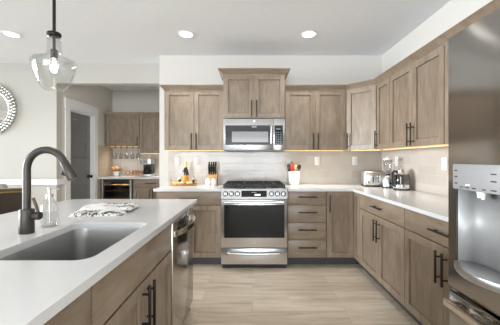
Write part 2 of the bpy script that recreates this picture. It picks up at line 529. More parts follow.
# wall tile
struct('wall_tile_back', MB().box(-1.168, XR - .009, YB - .008, YB, .9155, 1.40).box(-.36, .40, YB - .008, YB, 1.401, 1.76).box(-.36, .40, YB - .008, YB, 0, .915), 'tile_beige')
struct('wall_tile_right', MB().box(XR - .008, XR, 1.29, YB, .9155, 1.40), 'tile_beige')
struct('wall_tile_pantry', MB().box(XP, XP + .008, 5.34, YN, .9155, 1.53), 'tile_warm_lit')
struct('wall_tile_pantry_back', MB().box(XP + .009, XK - .005, YN - .008, YN, .9155, 1.51), 'tile_beige')


# ------------------------------------------------------------------ cabinets
ST = .057


def door_mb(x0, x1, z0, z1, t=.020, s=ST):
    m = MB(); b = .0016
    m.box(x0, x0 + s, -t, 0, z0, z1, b).box(x1 - s, x1, -t, 0, z0, z1, b)
    m.box(x0 + s, x1 - s, -t, 0, z0, z0 + s, b).box(x0 + s, x1 - s, -t, 0, z1 - s, z1, b)
    m.box(x0 + s - .004, x1 - s + .004, -.004, -.001, z0 + s - .004, z1 - s + .004)
    return m


def panel_mb(x0, x1, z0, z1, t=.020, s=ST):
    g = .0045
    return MB().box(x0 + s + g, x1 - s - g, -t + .0115, -.0042, z0 + s + g, z1 - s - g, .0015)


def bar_handle(parent, x, z, L, vertical, t=.020, mat='bronze', r=.0072, off=.034):
    m = MB(); y = -t - off; h = L / 2
    if vertical:
        m.cyl((x, y, z - h), (x, y, z + h), r, seg=12, bev=.001)
        for q in (-.62, .62): m.cyl((x, -t + .0005, z + q * h), (x, y, z + q * h), r * .75, seg=10)
    else:
        m.cyl((x - h, y, z), (x + h, y, z), r, seg=12, bev=.001)
        for q in (-.62, .62): m.cyl((x + q * h, -t + .0005, z), (x + q * h, y, z), r * .75, seg=10)
    return m.build('handle', mat, parent)


def add_door(root, x0, x1, z0, z1, side, at, L=.205, mat='wood_v', hm='bronze', inset=.03):
    d = door_mb(x0, x1, z0, z1).build('door', mat, root, smooth=30)
    panel_mb(x0, x1, z0, z1).build('panel', 'wood_panel', d, smooth=30)
    hx = x0 + ST * .5 if side == 'L' else x1 - ST * .5
    hz = z1 - inset - L / 2 if at == 'top' else z0 + .006 + L / 2
    if side: bar_handle(d, hx, hz, L, True, mat=hm)
    return d


def add_drawer(root, x0, x1, z0, z1, L=.21, hz=None, mat='wood_h', hm='bronze', handle=True):
    d = MB().box(x0, x1, -.020, 0, z0, z1, .002, 2).build('drawer', mat, root, smooth=30)
    if handle: bar_handle(d, (x0 + x1) / 2, (z0 + z1) / 2 if hz is None else hz, L, False, mat=hm)
    return d


G = .0035
ZT = .8845


def base_cabinet(label, loc, rz, w, layout, d=.585, hollow=False, handle='bronze', group=None):
    root = thing('base_cabinet', label, 'cabinet', loc, rz, group)
    if hollow:
        b = MB().box(0.001, .019, 0, d, .105, ZT).box(w - .019, w - .001, 0, d, .105, ZT).box(.019, w - .019, 0, d, .105, .123).box(.019, w - .019, d - .012, d, .123, ZT).box(.019, w - .019, 0, .02, .70, ZT)
    else:
        b = MB().box(0.001, w - .001, 0, d, .105, ZT)
    b.build('body', 'wood_v', root)
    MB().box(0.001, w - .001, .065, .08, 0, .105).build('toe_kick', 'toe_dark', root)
    if layout == 'drawer_doors':
        add_drawer(root, G, w - G, .724, ZT - .004, hm=handle)
        m = w / 2
        add_door(root, G, m - G / 2, .110, .716, 'R', 'top', hm=handle)
        add_door(root, m + G / 2, w - G, .110, .716, 'L', 'top', hm=handle)
    elif layout == 'false_doors':
        add_drawer(root, G, w - G, .707, ZT - .004, handle=False)
        m = w / 2
        add_door(root, G, m - G / 2, .110, .695, 'R', 'top', L=.215, hm=handle, inset=.008)
        add_door(root, m + G / 2, w - G, .110, .695, 'L', 'top', L=.215, hm=handle, inset=.008)
    elif layout == 'bank':
        zz = [ZT - .001, .724, .519, .316, .107]
        for z1, z0 in zip(zz, zz[1:]):
            add_drawer(root, G, w - G, z0 + .003, z1 - .003, L=.215, hz=z0 + (z1 - z0) * .60)
    return root


YFACE = 3.31      # carcass front of the back run (door faces at 3.29)
XFACE = 1.204     # carcass front of the right run
base_cabinet('grey-brown base cabinet with drawer and two doors left of the gas range', (-1.12, YFACE, 0), 0, .753, 'drawer_doors')
base_cabinet('grey-brown stack of four drawers directly right of the gas range', (.412, YFACE, 0), 0, .452, 'bank')
# corner cabinet, L-shaped, two folding leaves
cr = thing('base_cabinet', 'L-shaped corner base cabinet with two narrow door leaves in the kitchen corner', 'cabinet', (0, 0, 0))
YC = 3.112
cr.location = (.866, YFACE, 0)
L2 = lambda pts: [(x - .866, y - YFACE) for x, y in pts]
MB().prism(L2([(.867, YFACE), (XFACE, YFACE), (XFACE, YC), (XR - .012, YC), (XR - .012, 3.895), (.867, 3.895)]), .105, ZT).build('body', 'wood_v', cr)
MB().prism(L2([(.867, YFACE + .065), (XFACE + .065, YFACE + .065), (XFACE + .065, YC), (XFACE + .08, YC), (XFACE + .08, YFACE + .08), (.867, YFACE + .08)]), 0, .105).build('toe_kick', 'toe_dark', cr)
add_door(cr, .003, 1.182 - .866, .110, ZT - .004, 'L', 'top')
dm = door_mb(0, YFACE - .022 - YC - .002, .110, ZT - .004, s=.045)
dm.xf(Matrix.Translation((XFACE - .866, -.022, 0)) @ Matrix.Rotation(R(-90), 4, 'Z'))
dmo = dm.build('door', 'wood_v', cr, smooth=30)
dp_ = panel_mb(0, YFACE - .022 - YC - .002, .110, ZT - .004, s=.045)
dp_.xf(Matrix.Translation((XFACE - .866, -.022, 0)) @ Matrix.Rotation(R(-90), 4, 'Z'))
dp_.build('panel', 'wood_panel', dmo, smooth=30)
base_cabinet('base cabinet with drawer and two doors under the toaster, right-hand run', (XFACE, YC - .001, 0), R(-90), .911, 'drawer_doors')
base_cabinet('base cabinet with drawer and two doors next to the refrigerator', (XFACE, 2.199, 0), R(-90), .906, 'drawer_doors')


def upper_cabinet(label, loc, rz, w, z0, z1, nd, d=.305, sides=None, handle='bronze', group=None, hl=.205, led=True):
    root = thing('wall_cabinet', label, 'cabinet', (loc[0], loc[1], z0), rz, group)
    h = z1 - z0
    MB().box(.001, w - .001, 0, d, .004, h).build('body', 'wood_v', root)
    MB().box(.004, w - .004, -.001, d, 0, .0038).build('bottom_panel', 'maple', root)['label'] = 'pale maple underside'
    if nd == 2:
        add_door(root, G, w / 2 - G / 2, .004, h - .004, 'R', 'bottom', L=hl, hm=handle)
        add_door(root, w / 2 + G / 2, w - G, .004, h - .004, 'L', 'bottom', L=hl, hm=handle)
    else:
        add_door(root, G, w - G, .004, h - .004, sides, 'bottom', L=hl, hm=handle)
    if led: led_bar(root, w, .06, led)
    return root


def led_bar(root, w, y, per_m=1.0):
    """slim under-cabinet LED bar with its own light, a part of the cabinet"""
    b = MB().box(.006, w - .006, y - .006, y + .006, -.008, -.0003, .001).build('led_bar', 'led_lens', root)
    d = bpy.data.lights.new('led_light', 'AREA'); d.shape = 'RECTANGLE'; d.size = w - .14; d.size_y = .03
    d.energy = E_UC * per_m * w * 1.7; d.spread = R(105); d.color = (1.0, .93, .83)
    o = bpy.data.objects.new('led_light', d); COL.objects.link(o); o.parent = root; o.location = (w / 2, y, -.012)


U0, U1 = 1.372, 2.134
YU = 3.59; XU = 1.47
upper_cabinet('wall cabinet with two doors above the wooden tray, left of the microwave', (-1.12, YU), 0, .757, U0, U1, 2, led=.85)
upper_cabinet('taller raised wall cabinet with two doors directly above the microwave', (-.362, 3.49), 0, .762, 1.766, 2.300, 2, d=.405, led=False)
upper_cabinet('wall cabinet with two doors above the utensil crock, right of the microwave', (.411, YU), 0, .768, U0, U1, 2, led=1.4)
# diagonal corner wall cabinet
P0 = Vector((1.187, 3.572, 0)); P1 = Vector((1.452, 3.300, 0))
dg = thing('wall_cabinet', 'diagonal corner wall cabinet with one pale, light-catching door', 'cabinet', (P0.x, P0.y, U0), math.atan2(P1.y - P0.y, P1.x - P0.x))
wd = (P1 - P0).length; ang = math.atan2(P1.y - P0.y, P1.x - P0.x)
inv = (Matrix.Translation((P0.x, P0.y, 0)) @ Matrix.Rotation(ang, 4, 'Z')).inverted()


def loc2(pts): return [tuple((inv @ Vector((x, y, 0)))[:2]) for x, y in pts]


foot = [(1.181, YU + .0), (1.187 + .014, 3.572 + .014), (1.452 + .014, 3.300 + .014), (XU, 3.299), (XR - .01, 3.299), (XR - .01, YB - .01), (1.181, YB - .01)]
MB().prism(loc2(foot), .004, U1 - U0).build('body', 'wood_v', dg)
MB().prism(loc2(foot), 0, .0038).build('bottom_panel', 'maple', dg)['label'] = 'pale maple underside'
dd = door_mb(.006, wd - .006, .004, U1 - U0 - .004, t=.020)
dd.xf(Matrix.Translation((0, .018, 0)))
d_ = dd.build('door', 'wood_v', dg, smooth=30)
panel_mb(.006, wd - .006, .004, U1 - U0 - .004).xf(Matrix.Translation((0, .018, 0))).build('panel', 'wood_panel', d_, smooth=30)
led_bar(dg, wd, .12)
h_ = bar_handle(d_, .006 + ST * .45, .11, .205, True, t=.002)
upper_cabinet('narrow single-door wall cabinet right of the diagonal corner cabinet', (XU, 3.298), R(-90), .312, U0, U1, 1, sides='L', led=.7)
upper_cabinet('wall cabinet with two doors in the middle of the right wall', (XU, 2.985), R(-90), .850, U0, U1, 2, led=.38)
upper_cabinet('wall cabinet beside the refrigerator, only its edge showing', (XU, 2.134), R(-90), .840, U0, U1, 2, led=.38)
upper_cabinet('shallow wall cabinet above the refrigerator', (XU, 1.293), R(-90), .92, 1.845, U1, 2, hl=.15, led=False)


def crown(name, label, path, z0, h=.056, out=.052):
    """sweep a crown profile along a plan path (outside on the right-hand side of travel)"""
    prof = [(0, 0), (.006, 0), (.010, .010), (.022, .022), (out - .010, h - .014), (out - .004, h - .008), (out, h - .008), (out, h), (0, h)]
    P = [Vector((x, y)) for x, y in path]
    loops = []
    for i, p in enumerate(P):
        ns = []
        if i > 0: t = (P[i] - P[i - 1]).normalized(); ns.append(Vector((t.y, -t.x)))
        if i < len(P) - 1: t = (P[i + 1] - P[i]).normalized(); ns.append(Vector((t.y, -t.x)))
        if len(ns) == 2:
            n = (ns[0] + ns[1]).normalized(); n = n / max(.3, n.dot(ns[0]))
        else: n = ns[0]
        loops.append([(p.x + n.x * a, p.y + n.y * a, z0 + b) for a, b in prof])
    m = MB().loft(loops, True, True)
    return tag(m.build(name, 'wood_h', None, smooth=25), label, 'moulding')


ZCR = U1 + .001
crown('crown_molding', 'brown crown moulding on the wall cabinet left of the microwave', [(-1.12, YB - .002), (-1.12, YU - .012), (-.364, YU - .012)], ZCR)
crown('crown_molding', 'raised brown crown moulding on the tall cabinet above the microwave', [(-.361, YB - .002), (-.361, 3.478), (.399, 3.478), (.399, YB - .002)], 2.301, h=.062, out=.06)
crown('crown_molding', 'long brown crown moulding running round the corner to above the refrigerator', [(.413, YU - .012), (1.19, YU - .012), (XU - .012, 3.30), (XU - .012, .372)], ZCR)

# worktops
def slab(name, label, poly, z0, z1, hole=None):
    b = bmesh.new()
    def loop(pts):
        vs = [b.verts.new((x, y, z0)) for x, y in pts]
        return [b.edges.new((vs[i], vs[(i + 1) % len(vs)])) for i in range(len(vs))]
    es = loop(poly)
    if hole: es += loop(hole)
    r = bmesh.ops.triangle_fill(b, use_beauty=True, use_dissolve=False, edges=es)
    fs = [g for g in r['geom'] if isinstance(g, bmesh.types.BMFace)]
    ex = bmesh.ops.extrude_face_region(b, geom=fs)
    for v in ex['geom']:
        if isinstance(v, bmesh.types.BMVert): v.co.z = z1
    bmesh.ops.recalc_face_normals(b, faces=b.faces)
    m = MB(); m.merge(b)
    o = m.build(name, 'quartz', None, smooth=30)
    bv = o.modifiers.new('edge', 'BEVEL'); bv.width = .003; bv.segments = 2; bv.limit_method = 'ANGLE'; bv.angle_limit = R(50)
    return tag(o, label, 'worktop')


slab('countertop', 'white quartz worktop left of the range, carrying the wooden tray', rrect(-1.15, -.365, 3.262, YB - .009, [.003, .003, .012, .003], 3), .885, .915)
slab('countertop', 'L-shaped white quartz worktop right of the range, carrying toaster and kettle', [(.412, 3.262), (1.159, 3.262), (1.159, 1.296), (XR - .009, 1.296), (XR - .009, YB - .009), (.412, YB - .009)], .885, .915)

# ------------------------------------------------------------------ gas range
RX, RY = .02, 3.216
rg = thing('gas_range', 'stainless steel slide-in gas range with black grates between the cabinets', 'range', (RX, RY, 0))
W2 = .378
MB().box(-W2, W2, .03, .68, .05, .905).build('body', 'grey_plastic', rg)
MB().box(-W2 + .01, W2 - .01, .05, .66, 0, .05).build('base', 'black_plastic', rg)
ct = MB().box(-W2, W2, .02, .685, .905, .921, .003).build('cooktop', 'steel_dimmed', rg)
MB().box(-W2 + .025, W2 - .025, .075, .66, .9212, .9245).build('burner_tray', 'black_plastic', ct)
for k in range(3):
    cx = (-.243, 0, .243)[k]; hw = .118
    g = MB(); z = .944
    for yy in (.085, .215, .365, .515, .650): g.box(cx - hw, cx + hw, yy - .007, yy + .007, z, z + .016, .002)
    for xx in (-hw + .006, 0, hw - .006): g.box(cx + xx - .007, cx + xx + .007, .08, .655, z, z + .016, .002)
    for xx in (-hw + .008, hw - .008):
        for yy in (.085, .650): g.box(cx + xx - .007, cx + xx + .007, yy - .007, yy + .007, .9245, z)
    g.build('grate', 'cast_iron', rg)
    for yy in (.21, .51):
        if k == 1 and yy > .3: continue
        y2 = .36 if k == 1 else yy
        MB().cyl((cx, y2, .9245), (cx, y2, .936), .045, .04, 24, .002).cyl((cx, y2, .936), (cx, y2, .942), .030, seg=20).build('burner', 'cast_iron', rg)
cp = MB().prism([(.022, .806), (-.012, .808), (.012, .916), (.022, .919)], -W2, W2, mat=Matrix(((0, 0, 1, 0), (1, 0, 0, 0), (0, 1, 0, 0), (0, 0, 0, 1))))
cpo = cp.build('control_panel', 'steel_dimmed', rg, smooth=20)
sl = math.atan2(.024, .108)
def on_panel(x, z, d=0.0):
    return (x, -.012 + (z - .808) * .024 / .108 - d * math.cos(sl), z + d * math.sin(sl))
dp = MB().box(-.147, .143, -.003, .003, -.036, .036, .002).xf(Matrix.Translation(on_panel(0, .864, .001)) @ Matrix.Rotation(-sl, 4, 'X'))
dpo = dp.build('display', 'black_glass', cpo)
tx = MB().box(.005, .070, -.0045, -.003, -.020, -.004)
tx.xf(Matrix.Translation(on_panel(0, .864, .001)) @ Matrix.Rotation(-sl, 4, 'X')).build('readout', 'display_white', dpo)
tx = MB()
for i in range(7): tx.box(-.03 + i * .008, -.026 + i * .008, -.0042, -.003, .014, .019)
tx.xf(Matrix.Translation(on_panel(0, .864, .001)) @ Matrix.Rotation(-sl, 4, 'X')).build('markings', 'white_plastic', dpo)
for kx in (-.328, -.260, -.192, .197, .265, .333):
    a = Vector(on_panel(kx, .864)); n = Vector((0, -math.cos(sl), math.sin(sl)))
    k_ = MB().cyl(a + n * .006, a + n * .032, .0225, .020, 24, .003).build('knob', 'stainless_h', cpo)
    MB().cyl(a, a + n * .006, .030, seg=24, bev=.001).build('bezel', 'black_plastic', k_)
    MB().box(-.003, .003, -.0005, .002, -.019, .019).xf(Matrix.Translation(a + n * .0305) @ Matrix.Rotation(-sl, 4, 'X')).build('pointer', 'black_plastic', k_)
od = MB().box(-W2, W2, 0, .028, .252, .797, .004, 2).build('oven_door', 'stainless_h', rg)
MB().box(-.345, .345, -.003, .004, .362, .738, .002).build('oven_window', 'black_glass', od)
MB().tube([(-.335, -.045, .772), (.335, -.045, .772)], .0145, 16).box(-.337, -.312, -.05, 0, .762, .782, .003).box(.312, .337, -.05, 0, .762, .782, .003).build('handle', 'stainless_h', od)
MB().cyl((0, -.0015, .305), (0, .001, .305), .013, seg=24).build('badge', 'chrome', od)
dr = MB().box(-W2, W2, 0, .028, .058, .238, .004, 2).build('drawer', 'stainless_h', rg)
MB().tube([(-.30, 0, .196), (-.285, -.032, .194), (0, -.046, .188), (.285, -.032, .194), (.30, 0, .196)], [.012, .014, .016, .014, .012], 12).build('handle', 'stainless_h', dr)

# ------------------------------------------------------------------ microwave
mw = thing('microwave', 'stainless over-the-range microwave mounted above the gas range', 'microwave', (.02, 3.462, 1.358))
MH = .405
MB().box(-.379, .379, .03, .43, 0.006, MH).build('body', 'grey_plastic', mw)
MB().box(-.36, .36, .04, .42, 0, .006).build('vent_grille', 'black_plastic', mw)
MB().box(-.379, .379, -.001, .03, MH - .008, MH, .001).build('top_vent', 'black_plastic', mw)
md = MB().box(-.379, .235, -.012, .028, .012, MH - .010, .004, 2).build('door', 'stainless_h', mw)
MB().box(-.352, .228, -.0145, -.010, .075, MH - .090, .002).build('dark_glass_band', 'grey_glass', md)
MB().box(-.272, .172, -.0160, -.0140, .108, MH - .166, .002).build('window', 'screen_glass', md)
MB().tube([(.208, -.012, .080), (.208, -.052, .095), (.208, -.056, .2), (.208, -.052, .300), (.208, -.012, .318)], [.011, .013, .014, .013, .011], 12).build('handle', 'stainless_h', md)
MB().cyl((0, -.0135, MH - .040), (0, -.0115, MH - .040), .013, seg=24).build('badge', 'chrome', md)
MB().box(-.03, .03, -.0152, -.0143, MH - .112, MH - .106).build('lettering', 'white_plastic', md)
kp = MB().box(.237, .379, -.012, .028, .012, MH - .010, .004, 2).build('control_panel', 'stainless_h', mw)
kf = MB().box(.246, .352, -.0145, -.010, .075, MH - .090, .002).build('keypad', 'black_glass', kp)
mb = MB()
for r_ in range(7):
    for c_ in range(3): mb.box(.262 + c_ * .028, .277 + c_ * .028, -.0152, -.0144, .092 + r_ * .022, .098 + r_ * .022)
mb.build('key_markings', 'grey_plastic', kf)
MB().box(.268, .322, -.0152, -.0144, .262, .282).build('clock', 'green_plastic', kf)

# ------------------------------------------------------------------ refrigerator
FX, FY0, FY1 = .894, 1.287, .377
fr = thing('refrigerator', 'tall stainless french-door refrigerator with water dispenser at right edge', 'refrigerator', (FX, FY0, 0), R(-90))
# local frame: x runs towards the camera (0 .. .91), y runs into the wall, front faces -y
FW = FY0 - FY1
MB().box(.004, FW - .004, .09, .875, .03, 1.79).build('body', 'fridge_steel', fr)
MB().box(.02, FW - .02, .10, .85, 0, .03).build('base', 'black_plastic', fr)
DX0, DX1, DZ0, DZ1 = .051, .325, .815, 1.240     # dispenser
def plate_with_hole(x0, x1, z0, z1, hole, y0, y1, bev):
    b = bmesh.new(); es = []
    for (p0, p1, q0, q1) in ((x0, x1, z0, z1), hole):
        vs = [b.verts.new((x, y0, z)) for x, z in ((p0, q0), (p1, q0), (p1, q1), (p0, q1))]
        es += [b.edges.new((vs[i], vs[(i + 1) % 4])) for i in range(4)]
    fs = [g for g in bmesh.ops.triangle_fill(b, use_beauty=True, edges=es)['geom'] if isinstance(g, bmesh.types.BMFace)]
    for v in bmesh.ops.extrude_face_region(b, geom=fs)['geom']:
        if isinstance(v, bmesh.types.BMVert): v.co.y = y1
    bmesh.ops.recalc_face_normals(b, faces=b.faces)
    m = MB(); m.merge(b); return m


d1 = plate_with_hole(0, .453, .690, 1.81, (DX0, DX1, DZ0, DZ1), 0, .08, 0).box(0, .453, .0802, .0855, .690, 1.81).build('door', 'fridge_steel', fr)
dsp = MB().box(DX0, DX1, -.018, .04, 1.132, DZ1, .005, 2).build('dispenser_panel', 'dispenser_steel', d1)
mb = MB()
for zz_ in (1.212, 1.186, 1.158): mb.box(DX0 + .014, DX0 + .030, -.0188, -.0178, zz_ - .0025, zz_ + .0025)
for zz_ in (1.205, 1.178, 1.145): mb.box(DX1 - .075, DX1 - .050, -.0188, -.0178, zz_ - .002, zz_ + .002)
for xx_ in (.045, .077, .112, .16): mb.box(DX0 + xx_, DX0 + xx_ + .018, -.0188, -.0178, 1.142, 1.146)
mb.build('markings', 'black_plastic', dsp)
MB().box(DX0 + .078, DX0 + .098, -.0188, -.0178, 1.153, 1.157).build('badge', 'display_white', dsp)
MB().loft([[(DX0 + .003, .004, DZ0), (DX0 + .02, .055, DZ0), (DX0 + .06, .073, DZ0), (DX1 - .06, .073, DZ0), (DX1 - .02, .055, DZ0), (DX1 - .003, .004, DZ0)],
           [(DX0 + .003, .004, 1.133), (DX0 + .02, .055, 1.133), (DX0 + .06, .073, 1.133), (DX1 - .06, .073, 1.133), (DX1 - .02, .055, 1.133), (DX1 - .003, .004, 1.133)]], closed=False).build('recess', 'dispenser_steel', d1, solid=.002)
MB().cyl((DX0 + .105, .02, 1.105), (DX0 + .105, .02, 1.133), .010, .014, 14).cyl((DX0 + .118, .022, 1.10), (DX0 + .118, .022, 1.133), .007, .011, 14).build('nozzle', 'white_plastic', d1)
MB().box(DX0 + .175, DX0 + .225, .040, .050, .98, 1.11, .004).build('paddle', 'grey_plastic', d1)
arc = [(DX0 + (DX1 - DX0) * i / 12, -.012 - .045 * math.sin(PI * i / 12)) for i in range(13)]
MB().prism([(DX1, .07), (DX0, .07)] + arc, DZ0 - .028, DZ0 + .004, .003).build('drip_shelf', 'stainless', d1)
d2 = MB().box(.457, FW, 0, .085, .690, 1.81, .008, 2).build('door', 'fridge_steel', fr)
for dd_, hx in ((d1, .425), (d2, .485)):
    MB().tube([(hx, 0, .80), (hx, -.055, .82), (hx, -.06, 1.2), (hx, -.055, 1.66), (hx, 0, 1.68)], .013, 12).build('handle', 'stainless', dd_)
fz = MB().box(0, FW, 0, .085, .06, .676, .010, 2).build('freezer_drawer', 'fridge_steel', fr)
MB().box(.06, FW - .06, -.066, -.044, .628, .660, .004, 2).box(.085, .120, -.05, .0, .628, .655, .003).box(FW - .12, FW - .085, -.05, .0, .628, .655, .003).build('handle', 'warm_steel', fz)
MB().box(.0, .05, .02, .12, 1.811, 1.825, .003).box(FW - .05, FW, .02, .12, 1.811, 1.825, .003).build('hinge_cover', 'black_plastic', fr)

# ------------------------------------------------------------------ island
IX1, IX0, IY1, IY0 = -.475, -1.57, 2.44, -.35
SKX0, SKX1, SKY0, SKY1 = -.952, -.562, .962, 1.540
slab('island_countertop', 'large white quartz island worktop with the sink cut into it', rrect(IX0, IX1, IY0, IY1, [.010, .10, .02, .010], 6), .885, .915,
     hole=rrect(SKX0, SKX1, SKY0, SKY1, .055, 6))
FI = -.52
base_cabinet('island base cabinet at the near end, beneath the front of the island worktop', (FI, -.02, 0), R(90), .898, 'drawer_doors', d=.60, handle='black_metal')
base_cabinet('island sink cabinet with plain false front and long black door handles', (FI, .880, 0), R(90), .860, 'false_doors', d=.60, hollow=True, handle='black_metal')
dw = thing('dishwasher', 'stainless dishwasher with curved bar handle at the far end of the island', 'dishwasher', (FI, 1.744, 0), R(90))
MB().box(.002, .592, .0, .58, .09, ZT - .004).build('body', 'grey_plastic', dw)
MB().box(.002, .592, .05, .07, 0, .09).build('toe_kick', 'black_plastic', dw)
dwd = MB().box(.003, .591, -.028, 0, .095, .865, .006, 2).build('door', 'dishwasher_steel', dw)
MB().box(.003, .591, -.024, 0, .867, .880, .001).build('control_strip', 'black_plastic', dw)
hp = [(.045 + .50 * i / 14, -.030 - .050 * math.sin(PI * i / 14) ** .6 if 0 < i < 14 else -.030, .788) for i in range(15)]
hm_ = MB()
lp = []
for p in hp: lp.append([(p[0], p[1] - .010, p[2] - .016), (p[0], p[1] + .002, p[2] - .016), (p[0], p[1] + .002, p[2] + .016), (p[0], p[1] - .010, p[2] + .016)])
hm_.loft(lp, True, True).box(.03, .062, -.045, -.027, .768, .808, .003).box(.53, .562, -.045, -.027, .768, .808, .003)
hm_.build('handle', 'warm_steel', dwd)
ep = thing('island_cladding', 'grey-brown end and back panelling closing the far end of the island', 'panel', (FI, 2.342, 0))
MB().box(-.62, -.002, 0, .022, 0, ZT).build('end_panel', 'wood_v', ep)
MB().box(-.635, -.622, -2.36, .022, 0, ZT).build('back_panel', 'wood_v', ep)

# sink
sk = thing('kitchen_sink', 'undermount stainless steel sink basin set in the island worktop', 'sink', (0, 0, .665))
def skl(g, z, r): return [(x, y, z) for x, y in rrect(SKX0 - g, SKX1 + g, SKY0 - g, SKY1 + g, r, 6)]
bs = MB().loft([skl(.03, .2195, .07), skl(.006, .2195, .060), skl(.003, .205, .058), skl(-.004, .05, .052), skl(-.008, .025, .05), skl(-.025, .006, .04), skl(-.045, .0, .03)], False, True)
bs.build('basin', 'sink_steel', sk, solid=.0012)
MB().cyl((-.757, 1.25, .0008), (-.757, 1.25, .004), .055, seg=28).cyl((-.757, 1.25, .004), (-.757, 1.25, .007), .038, seg=24).build('drain', 'chrome', sk)

# faucet
fa = thing('kitchen_faucet', 'dark gunmetal gooseneck pull-down faucet standing behind the sink', 'faucet', (-1.055, 1.318, .9155))
MB().cyl((0, 0, 0), (0, 0, .112), .0305, seg=32, bev=.002).build('base', 'gunmetal', fa)
r_ = .090; pts = [(0, 0, .112), (0, 0, .16), (0, 0, .20), (0, 0, .25), (0, 0, .298)]
for i in range(1, 15):
    a = PI - R(158) * i / 14
    pts.append((r_ + r_ * math.cos(a), 0, .298 + r_ * math.sin(a)))
MB().tube(pts, .0165, 20).build('spout', 'gunmetal', fa)
e = Vector(pts[-1]); t = (Vector(pts[-1]) - Vector(pts[-2])).normalized()
sp = MB().cyl(e - t * .002, e + t * .090, .0185, .0215, 24, .002).build('spray_head', 'gunmetal', fa)
nb = Vector((-t.z, 0, t.x))
if nb.x > 0: nb = -nb
MB().box(-.010, .010, -.006, .006, -.014, .014, .003).xf(Matrix.Translation(e + t * .045 + nb * .022) @ Matrix.Rotation(R(20), 4, 'Y')).build('spray_button', 'black_plastic', sp)
hv = MB().cyl((.028, 0, .080), (.064, 0, .080), .0185, seg=24, bev=.002).build('valve', 'gunmetal', fa)
MB().tube([(.054, 0, .095), (.046, -.004, .13), (.034, -.006, .165)], [.006, .0065, .0065], 12).build('lever', 'warm_bronze', hv)['label'] = 'slim bronze lever'

# soap dispenser
sd = thing('soap_dispenser', 'clear glass soap bottle with silver pump beside the faucet', 'soap dispenser', (-1.04, 1.445, .9155))
MB().lathe([(0.0, .002), (.036, .002), (.040, .006), (.041, .02), (.040, .085), (.036, .112), (.024, .132), (.015, .142), (.0145, .152)]).build('bottle', 'clear_glass', sd)
MB().lathe([(0.0, .004), (.034, .004), (.037, .02), (.036, .07), (0.0, .0701)]).build('soap', 'clear_glass', sd)
MB().cyl((0, 0, .150), (0, 0, .166), .017, .015, 20, .001).cyl((0, 0, .166), (0, 0, .190), .006, seg=12).cyl((0, 0, .188), (0, 0, .200), .011, seg=16, bev=.002).tube([(0, 0, .196), (.035, 0, .196), (.050, 0, .190)], [.005, .0045, .004], 10).tube([(0, 0, .15), (.003, 0, .02)], .003, 8).build('pump', 'stainless', sd)

# folded towel
def folded_towel():
    m = MB(); b = bmesh.new(); uv = b.loops.layers.uv.new('UVMap')
    random.seed(11)
    def corner(u, v):
        A, B, C, D = Vector((-1.098, 1.680)), Vector((-.772, 1.712)), Vector((-.800, 2.010)), Vector((-1.195, 1.975))
        return (A * (1 - u) + B * u) * (1 - v) + (D * (1 - u) + C * u) * v
    for lay in range(2):
        nu, nv = 36, 30; vs = {}
        v0, v1 = ((0.0, 1.0), (.34, 1.05))[lay]
        u0, u1 = ((0.0, .93), (.05, 1.0))[lay]
        for i in range(nu + 1):
            for j in range(nv + 1):
                u = u0 + (u1 - u0) * i / nu; v = v0 + (v1 - v0) * j / nv
                v += .012 * math.sin(9 * u + lay * 2)
                p = corner(u, v)
                edge = min(i, nu - i) / 5 if min(i, nu - i) < 5 else 1
                ej = min(j, nv - j) / 4 if min(j, nv - j) < 4 else 1
                e_ = math.sqrt(max(0, 1 - (1 - edge) ** 2)) * math.sqrt(max(0, 1 - (1 - ej) ** 2))
                h = (.0165 + .014 * lay) * e_ + .004 * math.sin(11 * u + 3 * v + lay) * e_ + .0035 * math.sin(17 * v - 4 * u) * e_ + .0005
                if lay: h = max(h, .0165 + .002)
                vs[i, j] = (b.verts.new((p.x, p.y, .9160 + max(h, .0005))), (u * .34, v * .30 + lay * .05))
        for i in range(nu):
            for j in range(nv):
                q = [vs[i, j], vs[i + 1, j], vs[i + 1, j + 1], vs[i, j + 1]]
                f = b.faces.new([x[0] for x in q])
                for l, x in zip(f.loops, q): l[uv].uv = x[1]
        # turned-under hem
        rim = [vs[i, 0] for i in range(nu + 1)] + [vs[nu, j] for j in range(1, nv + 1)] + [vs[i, nv] for i in range(nu - 1, -1, -1)] + [vs[0, j] for j in range(nv - 1, 0, -1)]
        base = [(b.verts.new((r[0].co.x, r[0].co.y, .9158 if not lay else .9325)), r[1]) for r in rim]
        for k in range(len(rim)):
            q = [rim[k], base[k], base[(k + 1) % len(rim)], rim[(k + 1) % len(rim)]]
            f = b.faces.new([x[0] for x in q])
            for l, x in zip(f.loops, q): l[uv].uv = x[1]
    me = bpy.data.meshes.new('t'); b.to_mesh(me); b.free(); m.bm.from_mesh(me); bpy.data.meshes.remove(me)
    m.keep_uv = True
    return m.build('dish_towel', 'towel', None, smooth=80)


tag(folded_towel(), 'folded white dish towel with black pattern lying behind the sink', 'towel')

